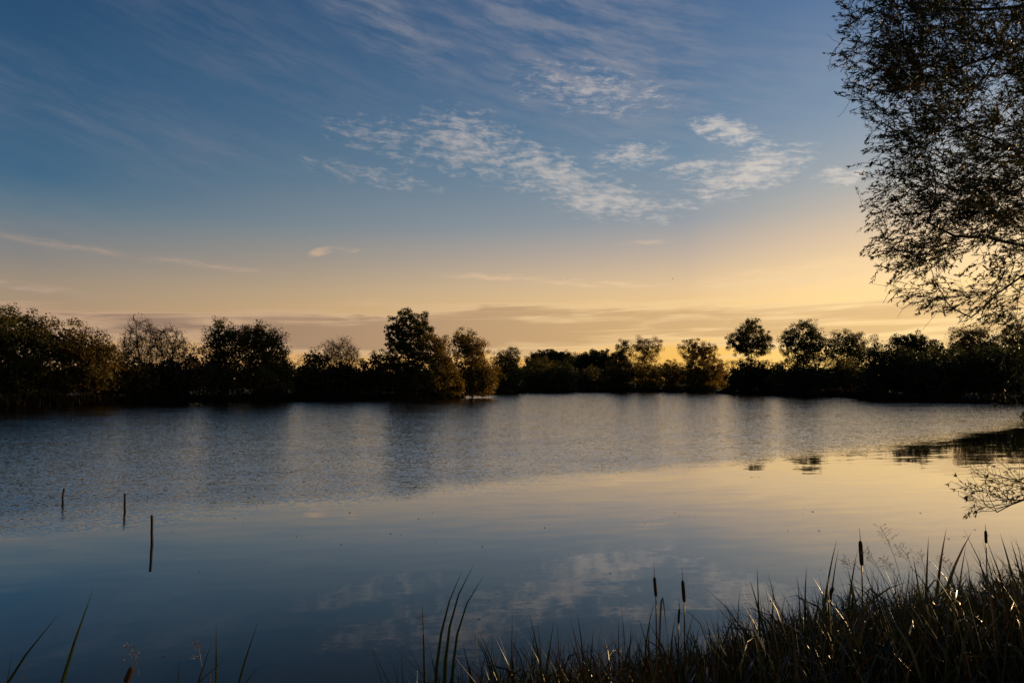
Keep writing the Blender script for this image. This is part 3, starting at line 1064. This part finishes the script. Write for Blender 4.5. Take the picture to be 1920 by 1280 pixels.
out_v = unit((nodes[rep_] - heart) * np.array((1, .6, .8)))
along = unit(nodes[rep_] - nodes[par[rep_]])
low_r = nodes[rep_][:, 2] < 2.7
dirn = unit(out_v * np.where(low_r, .1, .75)[:, None] + along * 0.45 + rng.normal(size=(len(rep_), 3)) * 0.42 + np.array([-.08, 0, -.02]))
ln = rng.uniform(0.16, 0.52, len(rep_)) * np.where(low_r, .35, 1)
p0 = nodes[rep_]
p1 = p0 + dirn * ln[:, None] + np.array([0, 0, -1.0]) * (ln ** 2 * 0.30)[:, None]
ex_, ey_ = px_of(p1)
inset = ex_ - edge_x(ey_) + 16 * np.sin(ey_ * 0.045) + 14 * np.sin(ey_ * 0.11 + p1[:, 1] * 2)
ok = (rng.random(len(ex_)) < np.clip((inset + 48) / 120, 0, 1) ** 1.15) | low_r
p0, p1, dirn, ln, rep_ = p0[ok], p1[ok], dirn[ok], ln[ok], rep_[ok]
pm = (p0 + p1) / 2 + np.array([0, 0, 1.0]) * (ln * 0.06)[:, None]
m_ = len(p0)
sv1, sq1 = seg_tubes(p0 - tb, pm - tb, np.full(m_, .0030), np.full(m_, .0022), 3)
sv2, sq2 = seg_tubes(pm - tb, p1 - tb, np.full(m_, .0022), np.full(m_, .0010), 3)
kind(obj('shoots', mesh_from('shoots', np.concatenate([sv1, sv2]), np.concatenate([sq1, sq2 + len(sv1)]), mats=[M_BARK]), willow), 'stuff')
per = 16
tp = rng.beta(2.2, 1.1, (m_, per))[..., None]
cen = np.where(tp < .5, p0[:, None] + (pm - p0)[:, None] * tp * 2, pm[:, None] + (p1 - pm)[:, None] * (tp * 2 - 1))
drop = (rng.random((m_, per)) < np.where(nodes[rep_][:, 2] < 1.55, .6, 0.0)[:, None]).ravel()
ax = unit(np.repeat(unit(p1 - pm), per, 0) + rng.normal(size=(m_ * per, 3)) * 0.48 + np.array([0, 0, -.10]))
cen = cen.reshape(-1, 3) + ax * 0.030
cen, ax = cen[~drop], ax[~drop]
v, q = leaf_cloud(cen - tb, 0.072, 0.0150, rng, axis=ax, spread=0.05)
f = rng.random(len(cen))
cc = np.where(f[:, None] < 0.94, np.array((0.020, 0.028, 0.008)), np.array((0.12, 0.075, 0.018))) * rng.uniform(.7, 1.3, len(cen))[:, None]
kind(obj('foliage', mesh_from('foliage', v, q, cols=np.repeat(cc, 4, 0), mats=[M_WILLOW]), willow), 'stuff')

# ------------------------------------------------------------------ posts in the water
def post(label, px, top, foot, seed, lean, crook=0.0):
    rng = np.random.default_rng(seed)
    # depth from where its foot meets the water
    dy = (640 - foot) / 1280.0
    dep = -CAM_H * (math.cos(PITCH) - math.sin(PITCH) * dy) / (math.sin(PITCH) + math.cos(PITCH) * dy)
    f_ = WP(px, foot, dep)
    t_ = WP(px + lean, top, dep)
    base = np.array((f_[0], f_[1], -0.9))
    root = thing('wooden_post', label, 'post', base, 'old posts standing in the water')
    hh = t_[2]
    zs = np.concatenate([[-0.9], np.linspace(-0.3, hh, 9)])
    rad0 = 0.021
    pts = [(f_[0] + (t_[0] - f_[0]) * max(z, 0) / hh + crook * math.sin(max(z, 0) / hh * 3.1) + rng.normal(0, .003) - base[0],
            rng.normal(0, .003), z + 0.9) for z in zs]
    rd = [rad0 * (1.05 - 0.15 * k_ / len(zs)) * rng.uniform(.93, 1.07) for k_ in range(len(zs))]
    v, q, tr = path_tube(pts, rd, 9)
    obj('shaft', mesh_from('shaft', v, q, tr, mats=[M_WOOD], smooth=True), root)
    # split, weathered cap
    top_p = np.array(pts[-1])
    cv, cq, ct = path_tube([top_p + (0, 0, -.01), top_p + (0, 0, .008), top_p + (.001, 0, .016)],
                           [rd[-1] * 1.02, rd[-1] * .9, rd[-1] * .35], 9)
    obj('worn_top', mesh_from('worn_top', cv, cq, ct, mats=[M_WOOD]), root)


post('nearest and tallest of the three posts in the water', 285, 967, 1018, 1, 0)
post('middle straight post in the water, second from the left', 234, 926, 958, 2, 0)
post('farthest thin crooked post in the water, leftmost of three', 118, 916, 943, 3, 2, -0.010)

# ------------------------------------------------------------------ near bank plants
CONT = np.array([(300, 1310), (600, 1280), (700, 1258), (780, 1222), (900, 1205), (980, 1186), (1060, 1182), (1180, 1178), (1280, 1158),
                 (1340, 1142), (1400, 1122), (1480, 1104), (1560, 1092), (1640, 1078), (1720, 1062), (1800, 1048), (1880, 1036),
                 (1960, 1028), (2300, 1010)], float)
rng = np.random.default_rng(77)
N = 52000
X = rng.uniform(-1.2, 5.6, N)
Y = rng.uniform(2.7, 6.4, N)
Z = ground_z(X, Y)
px = 960 + 1280 * X / Y
cont = np.interp(px, CONT[:, 0], CONT[:, 1])
zmax = CAM_H - (cont - 713) / 1280.0 * Y
hgt = (zmax - Z)
ok = (Z > -0.35) & (hgt > 0.12) & (X / Y < 0.98) & (X / Y > -0.26)
X, Y, Z, hgt = X[ok], Y[ok], Z[ok], hgt[ok]
n = len(X)
tuft = 0.5 + 0.5 * sines(X * 4.1, Y * 4.1)
L = np.clip(hgt, 0.12, 1.15) * np.clip(rng.normal(0.72, 0.17, n), 0.25, 1.12) * (0.82 + 0.22 * tuft)
root = np.stack([X, Y, Z - 0.03], 1)
out_dir = rng.normal(size=(n, 2)) * 0.14
tip = root + np.column_stack([out_dir * L[:, None], L])
bend = np.column_stack([-out_dir * L[:, None] * 0.35, L * rng.uniform(0.02, 0.16, n)])
# a share of the blades fold over
fold = rng.random(n) < 0.30
out_dir[fold] *= 2.0
L[fold] *= 0.88
tip[fold, :2] = root[fold, :2] + out_dir[fold] * L[fold, None]
tip[fold, 2] -= L[fold] * rng.uniform(0.15, 0.5, fold.sum())
bend[fold, 2] += L[fold] * 0.30
v, q, per = blades(root, tip, rng.uniform(0.006, 0.017, n), bend, rng, 5)
kindr = rng.random(n)
c0 = np.where(kindr[:, None] < .62, np.array((0.014, 0.021, 0.005)),
              np.where(kindr[:, None] < .90, np.array((0.024, 0.022, 0.007)), np.array((0.048, 0.024, 0.008))))
c0 = c0 * rng.uniform(.7, 1.3, n)[:, None]
o = kind(obj('bank_grass', mesh_from('bank_grass', v, q, cols=np.repeat(c0, per, 0), mats=[M_BLADE])), 'stuff')
tag(o, 'dense dark grass and sedge covering the near bank', 'grass')


def one_blade(name, pts, width, parent, base, tint, tip_tint=None, fold=0.25):
    """one long leaf along a curve: a shallow V in section"""
    pts = np.array(pts, float)
    t_ = np.linspace(0, 1, 10)
    s_ = np.concatenate([[0], np.cumsum(np.linalg.norm(np.diff(pts, axis=0), axis=1))])
    s_ = s_ / s_[-1]
    # smooth the guide points
    co_ = [np.polyfit(s_, pts[:, k_], 3 if len(pts) > 4 else min(2, len(pts) - 1)) for k_ in range(3)]
    P = np.stack([np.polyval(co_[k_], t_) for k_ in range(3)], 1)
    d = unit(np.gradient(P, axis=0))
    face = unit(-P.mean(0) + np.array((0, 0, CAM_H)) + np.array((1.2, 0.4, 0)))
    side = unit(np.cross(d, face[None]))
    nrm_ = np.cross(side, d)
    wd = 1.45 * width * np.minimum(1.0, np.minimum(0.5 + t_ * 1.2, ((1 - t_) * 2.6) ** 0.8 + 0.02))
    a = P - side * wd[:, None] / 2
    b_ = P + side * wd[:, None] / 2
    c_ = P + nrm_ * (wd * fold)[:, None]
    v_ = np.stack([a, c_, b_], 1).reshape(-1, 3) - base
    q_ = []
    for k_ in range(9):
        q_ += [(k_ * 3, k_ * 3 + 1, k_ * 3 + 4, k_ * 3 + 3), (k_ * 3 + 1, k_ * 3 + 2, k_ * 3 + 5, k_ * 3 + 4)]
    cc_ = np.array(tint)[None] * np.ones((10, 1))
    if tip_tint is not None:
        w_ = np.clip((t_ - 0.72) / 0.1, 0, 1)[:, None]
        cc_ = cc_ * (1 - w_) + np.array(tip_tint)[None] * w_
    me = mesh_from(name, v_, q_, cols=np.repeat(cc_, 3, 0), mats=[M_BLADE], smooth=True)
    return obj(name, me, parent)


LEAF_G = (0.026, 0.042, 0.009)
LEAF_Y = (0.07, 0.055, 0.018)
LEAF_B = (0.10, 0.062, 0.03)


def rooted(px, d):
    x_ = (px - 960) / 1280.0 * d
    return np.array((x_, d, max(gz1(x_, d), -0.5)))


def cattail(label, head_top, head_bot, d, wide, spike, leaves, group='cattails on the near bank', foot_dx=0.0):
    ht, hb = WP(head_top[0], head_top[1], d), WP(head_bot[0], head_bot[1], d)
    base = np.array((hb[0] + foot_dx, d + 0.02, max(gz1(hb[0] + foot_dx, d), -0.5)))
    root_ = thing('cattail', label, 'cattail', base, group)
    ts = np.linspace(0, 1, 7)
    stem = [base * (1 - t) + hb * t + np.array((0, 0, 0)) for t in ts]
    stem = np.array(stem)
    stem[:, 0] += (hb[0] - base[0]) * 0.3 * (ts ** 2 - ts)
    v_, q_, t_ = path_tube(stem - base, np.linspace(.0065, .0042, 7), 7)
    obj('stem', mesh_from('stem', v_, q_, t_, cols=np.tile(np.array(LEAF_Y)[None], (len(v_), 1)), mats=[M_BLADE], smooth=True), root_)
    hh = [hb + (ht - hb) * t for t in (0, .04, .12, .3, .6, .85, .95, 1)]
    v_, q_, t_ = path_tube(np.array(hh) - base, np.array((.3, .8, .95, 1.0, 1.0, .95, .75, .25)) * wide / 2, 12)
    head_o = obj('seed_head', mesh_from('seed_head', v_, q_, t_, mats=[M_HEAD], smooth=True), root_)
    if spike:
        sp_ = [ht, ht + (0, 0, spike * .4), ht + (spike * -.06, 0, spike)]
        v_, q_, t_ = path_tube(np.array(sp_) - base, (.0026, .002, .0008), 6)
        obj('spike', mesh_from('spike', v_, q_, t_, mats=[M_DRY], smooth=True), head_o)
    for (pts_, wd_, tint_) in leaves:
        g = [base + (0.01, 0, 0)] + [WP(a_, b_, d + 0.03) for a_, b_ in pts_]
        one_blade('leaf', g, wd_, root_, base, tint_)


cattail('tall cattail with thick dark head and long spike, tallest on the bank', (1613, 1013), (1616, 1060), 4.5, .026, .085,
        [([(1640, 1120), (1700, 1090)], .012, LEAF_G), ([(1600, 1110), (1588, 1060)], .012, LEAF_G)])
cattail('small headed cattail near the right frame edge', (1848, 994), (1849, 1018), 5.4, .021, .05,
        [([(1862, 1100), (1880, 1060)], .011, LEAF_G)])
cattail('slender cattail with curved spike, left of the close pair', (1227, 1081), (1230, 1118), 5.0, .024, .085,
        [([(1215, 1180), (1228, 1125)], .010, LEAF_G), ([(1245, 1135), (1250, 1200)], .009, LEAF_Y)])
cattail('slender cattail with curved spike, right of the close pair', (1280, 1087), (1283, 1128), 4.8, .025, .09,
        [([(1296, 1165), (1303, 1142)], .008, LEAF_Y), ([(1262, 1180), (1268, 1150)], .010, LEAF_G)])
cattail('short thin cattail just left of the right one of the pair', (1274, 1140), (1272, 1168), 5.0, .018, .08, [])
cattail('short leaning cattail half hidden left of the tallest cattail', (1562, 1100), (1553, 1124), 4.7, .023, 0.0, [])
cattail('thick brown cattail head cut by the bottom edge at far left', (248, 1250), (236, 1278), 2.6, .023, 0.0, [],
        foot_dx=-0.05)


def clump(label, d, foot_px, leaves, group='tall leaf tufts on the near bank', name='reed_clump'):
    base = rooted(foot_px, d)
    root_ = thing(name, label, 'reeds', base, group)
    for (pts_, wd_, tint_, tip_) in leaves:
        first = np.array((WP(pts_[0][0] - 1.1 * (pts_[1][0] - pts_[0][0]), 1200, d)[0], d, base[2]))
        g = [first] + [WP(a_, b_, d) for a_, b_ in pts_]
        one_blade('leaf', g, wd_, root_, base, tint_, tip_)
    return root_


G, Yl, Br = LEAF_G, LEAF_Y, LEAF_B
clump('three tall arching green leaves standing apart left of the grass', 3.4, 830,
      [([(818, 1260), (833, 1160), (850, 1105), (867, 1068)], .013, G, None),
       ([(834, 1260), (846, 1165), (862, 1105), (889, 1057)], .013, G, None),
       ([(848, 1260), (862, 1175), (878, 1120), (908, 1078)], .012, G, None)])
clump('single stiff reed with pale middle left of the three arching leaves', 3.5, 795,
      [([(796, 1270), (793, 1180), (792, 1120)], .009, G, None)])
clump('lone leaf leaning left beside a thin stalk at the grass edge', 3.4, 938,
      [([(932, 1262), (915, 1220), (896, 1175)], .012, G, None), ([(958, 1262), (960, 1200), (961, 1143)], .007, Yl, None)])
clump('leaning leaf pair above the left end of the grass', 3.6, 1005,
      [([(1012, 1240), (1002, 1190), (992, 1148)], .011, G, None), ([(1028, 1240), (1033, 1190), (1040, 1158)], .009, G, None),
       ([(1045, 1240), (1030, 1200), (1018, 1186)], .011, Br, None)])
clump('thin upright leaf tuft below the open water in the middle', 3.8, 1090,
      [([(1085, 1230), (1078, 1190), (1068, 1156)], .009, Br, None), ([(1108, 1230), (1112, 1190), (1113, 1176)], .010, G, None),
       ([(1180, 1230), (1183, 1190), (1183, 1168)], .010, G, None), ([(1125, 1230), (1150, 1200), (1174, 1187)], .006, Yl, None)])
clump('tall leaf tuft between the cattail pair and the short leaning cattail', 4.6, 1440,
      [([(1425, 1180), (1420, 1110), (1420, 1058)], .010, G, None), ([(1432, 1180), (1415, 1120), (1405, 1082)], .012, G, None),
       ([(1462, 1180), (1452, 1110), (1438, 1072)], .010, Br, None), ([(1448, 1180), (1449, 1130), (1450, 1095)], .010, G, None),
       ([(1388, 1170), (1376, 1130), (1392, 1100)], .007, Br, None)])
clump('pointed leaf tuft left of the tallest cattail', 4.7, 1550,
      [([(1545, 1170), (1550, 1080), (1571, 1010)], .012, G, None), ([(1556, 1170), (1558, 1100), (1573, 1028)], .010, G, None),
       ([(1512, 1170), (1506, 1110), (1514, 1058)], .011, G, None), ([(1500, 1170), (1500, 1120), (1494, 1075)], .008, G, None),
       ([(1590, 1160), (1596, 1080), (1609, 1030)], .012, G, None)])
clump('brown tipped leaf tuft right of the tallest cattail', 4.4, 1750,
      [([(1735, 1150), (1738, 1080), (1741, 1003)], .011, G, Br), ([(1755, 1150), (1760, 1070), (1775, 990)], .014, G, Br),
       ([(1770, 1150), (1785, 1050), (1826, 998)], .014, G, Br), ([(1730, 1150), (1718, 1080), (1712, 1040)], .011, G, None),
       ([(1795, 1150), (1800, 1080), (1812, 1020)], .009, G, None)])
clump('slim leaf tuft against the right frame edge', 4.6, 1890,
      [([(1910, 1140), (1895, 1060), (1874, 998)], .012, G, None), ([(1925, 1140), (1912, 1060), (1893, 1010)], .011, G, None),
       ([(1870, 1140), (1840, 1070), (1838, 1050)], .008, G, None), ([(1928, 1140), (1922, 1080), (1920, 1040)], .013, G, None)])
clump('broad leaf tuft at the bottom left corner', 2.3, 60,
      [([(5, 1300), (45, 1222), (113, 1150)], .012, G, None), ([(108, 1310), (142, 1195), (175, 1104)], .015, G, None),
       ([(30, 1320), (40, 1270), (52, 1236)], .009, G, Br), ([(8, 1320), (12, 1270), (26, 1212)], .008, Br, G)])
clump('mixed leaf tuft near the bottom edge between corner tuft and arching leaves', 2.7, 400,
      [([(405, 1330), (406, 1240), (405, 1158)], .011, G, None), ([(438, 1330), (455, 1230), (488, 1163)], .012, G, None),
       ([(360, 1330), (375, 1250), (400, 1203)], .012, G, None), ([(330, 1330), (334, 1260), (340, 1217)], .010, G, None),
       ([(345, 1320), (370, 1262), (428, 1238)], .009, G, None), ([(396, 1330), (395, 1270), (391, 1225)], .009, Br, None),
       ([(440, 1310), (462, 1262), (488, 1254)], .013, G, None)])
clump('tiny leaf tip poking over the bottom edge left of the arching leaves', 2.9, 576,
      [([(580, 1320), (577, 1280), (574, 1249)], .008, G, None)])


def panicle(label, d, foot_px, stem_pts, seed, size=0.10, tint=M_DRY, count=13):
    rng = np.random.default_rng(seed)
    base = rooted(foot_px, d)
    root_ = thing('flowering_stalk', label, 'plant', base, 'flowering grass stalks on the near bank')
    P = np.array([base] + [WP(a_, b_, d) for a_, b_ in stem_pts])
    s_ = np.concatenate([[0], np.cumsum(np.linalg.norm(np.diff(P, axis=0), axis=1))])
    s_ = s_ / s_[-1]
    tt = np.linspace(0, 1, 12)
    dg = min(3, len(P) - 1)
    P = np.stack([np.polyval(np.polyfit(s_, P[:, k_], dg), tt) for k_ in range(3)], 1)
    v_, q_, t_ = path_tube(P - base, np.linspace(.0028, .0010, 12), 5)
    obj('stem', mesh_from('stem', v_, q_, t_, mats=[M_DRY], smooth=True), root_)
    d_end = unit(P[-1] - P[-3])
    p0, p1, seeds = [], [], []
    for k_ in range(count):
        o_ = P[-1] - d_end * size * 1.1 * (1 - k_ / count)
        dr = unit(d_end * 0.7 + np.array([(-1) ** k_ * rng.uniform(.4, 1.0), rng.normal(0, .5), rng.uniform(-.2, .2)]))
        e = o_ + dr * size * rng.uniform(.35, .7) * (1.15 - 0.6 * k_ / count)
        p0.append(o_)
        p1.append(e)
        for m_ in range(5):
            seeds.append(o_ + (e - o_) * rng.uniform(.45, 1.05) + rng.normal(size=3) * .003)
    p0, p1 = np.array(p0), np.array(p1)
    v_, q_ = seg_tubes(p0 - base, p1 - base, np.full(count, .0008), np.full(count, .0005), 3)
    lv2, lq2 = leaf_cloud(np.array(seeds) - base, .011, .0032, rng, axis=np.repeat(unit(p1 - p0), 5, 0), spread=.25)
    obj('panicle', mesh_from('panicle', np.concatenate([v_, lv2]), np.concatenate([q_, lq2 + len(v_)]), mats=[tint]), root_)


panicle('tallest feathery grass stalk right of the tallest cattail', 4.3, 1690, [(1690, 1090), (1668, 1020), (1650, 985)], 11, .13)
panicle('feathery grass stalk nodding right beside the tallest feathery one', 4.4, 1715, [(1712, 1080), (1698, 1035), (1685, 1022)], 12, .11)
panicle('feathery grass stalk touching the tallest cattail head', 4.3, 1665, [(1655, 1080), (1635, 1045), (1620, 1030)], 13, .12)
panicle('feathery grass stalk bent left in front of the tallest cattail', 4.2, 1640, [(1628, 1085), (1600, 1056), (1578, 1049)], 14, .10)
panicle('low feathery grass stalk between two nodding ones', 4.3, 1690, [(1685, 1090), (1668, 1060), (1655, 1046)], 15, .10)
panicle('faint feathery grass stalk left of the brown tipped leaves', 4.5, 1740, [(1736, 1085), (1730, 1050), (1724, 1036)], 16, .11)
panicle('feathery grass stalk amid the brown tipped leaves', 4.5, 1790, [(1785, 1080), (1772, 1050), (1760, 1040)], 17, .10)
panicle('sparse feathery grass stalk beside the stiff reed', 3.5, 800, [(798, 1240), (794, 1180), (790, 1150)], 18, .07, count=8)
panicle('drooping feathery stalk left of the mixed leaf tuft', 2.7, 265, [(262, 1275), (255, 1230), (245, 1206)], 19, .08, count=8)
panicle('dark feathery stalk within the mixed leaf tuft', 2.8, 370, [(380, 1275), (376, 1220), (370, 1198)], 20, .07, count=9)


# ------------------------------------------------------------------ birds and floating bits
def bird(label, px, py, d, span, up, yaw):
    c_ = WP(px, py, d)
    o_ = thing('bird', label, 'bird', c_, 'birds in the sky')
    o_.rotation_euler = (0, 0, yaw)
    s = span / 2
    body = [(-.38, 0, 0), (-.30, 0, .0), (-.1, 0, .01), (.12, 0, .015), (.25, 0, .02), (.33, 0, .0), (.40, 0, -.01)]
    v_, q_, t_ = path_tube(np.array(body) * s * 1.2, np.array((.02, .035, .08, .085, .05, .045, .008)) * s * 1.2, 8)
    w = []
    for sg in (-1, 1):
        w += [(.16 * s, sg * .05 * s, .02 * s), (-.12 * s, sg * .05 * s, .02 * s),
              (.14 * s, sg * .5 * s, up * .75 * s), (-.12 * s, sg * .5 * s, up * .75 * s),
              (-.02 * s, sg * 1.0 * s, up * s), (-.14 * s, sg * .95 * s, up * s)]
    q2 = []
    for k_ in (0, 6):
        q2 += [(k_, k_ + 1, k_ + 3, k_ + 2), (k_ + 2, k_ + 3, k_ + 5, k_ + 4)]
    tail = [(-.36 * s, 0, .0), (-.66 * s, .10 * s, 0), (-.62 * s, 0, .01 * s), (-.66 * s, -.10 * s, 0)]
    vv = np.concatenate([v_, w, tail])
    n0 = len(v_)
    qq = list(q_) + [tuple(a_ + n0 for a_ in f_) for f_ in q2] + [(n0 + 12, n0 + 13, n0 + 14, n0 + 15)]
    obj('body', mesh_from('body', vv, qq, t_, mats=[M_BIRD]), o_)


bird('rightmost of three tiny birds, wings raised, over the middle sky', 1261, 523, 130, .62, .7, 0.7)
bird('middle of three tiny birds in the sky', 1193, 507, 150, .55, .15, 1.2)
bird('leftmost of three tiny birds in the sky', 1064, 523, 160, .6, .35, 1.9)

rng = np.random.default_rng(9)
m_ = 55
bx = rng.uniform(-6, 9, m_)
by = rng.uniform(6.2, 15, m_)
okb = sdf(bx, by) < -0.8
cen = np.column_stack([bx, by, np.full(m_, 0.006)])[okb]
v, q = leaf_cloud(cen, .045, .018, rng, axis=rng.normal(size=(len(cen), 3)) * np.array([1, 1, 0]), spread=0.05)
v[:, 2] = np.clip(v[:, 2], 0.004, 0.02)
cc = np.repeat(np.array((0.05, 0.04, 0.02))[None] * rng.uniform(.5, 1.5, len(cen))[:, None], 4, 0)
o = kind(obj('floating_leaves', mesh_from('floating_leaves', v, q, cols=cc, mats=[M_WILLOW])), 'stuff')
tag(o, 'tiny fallen leaves drifting on the calm water', 'leaves')
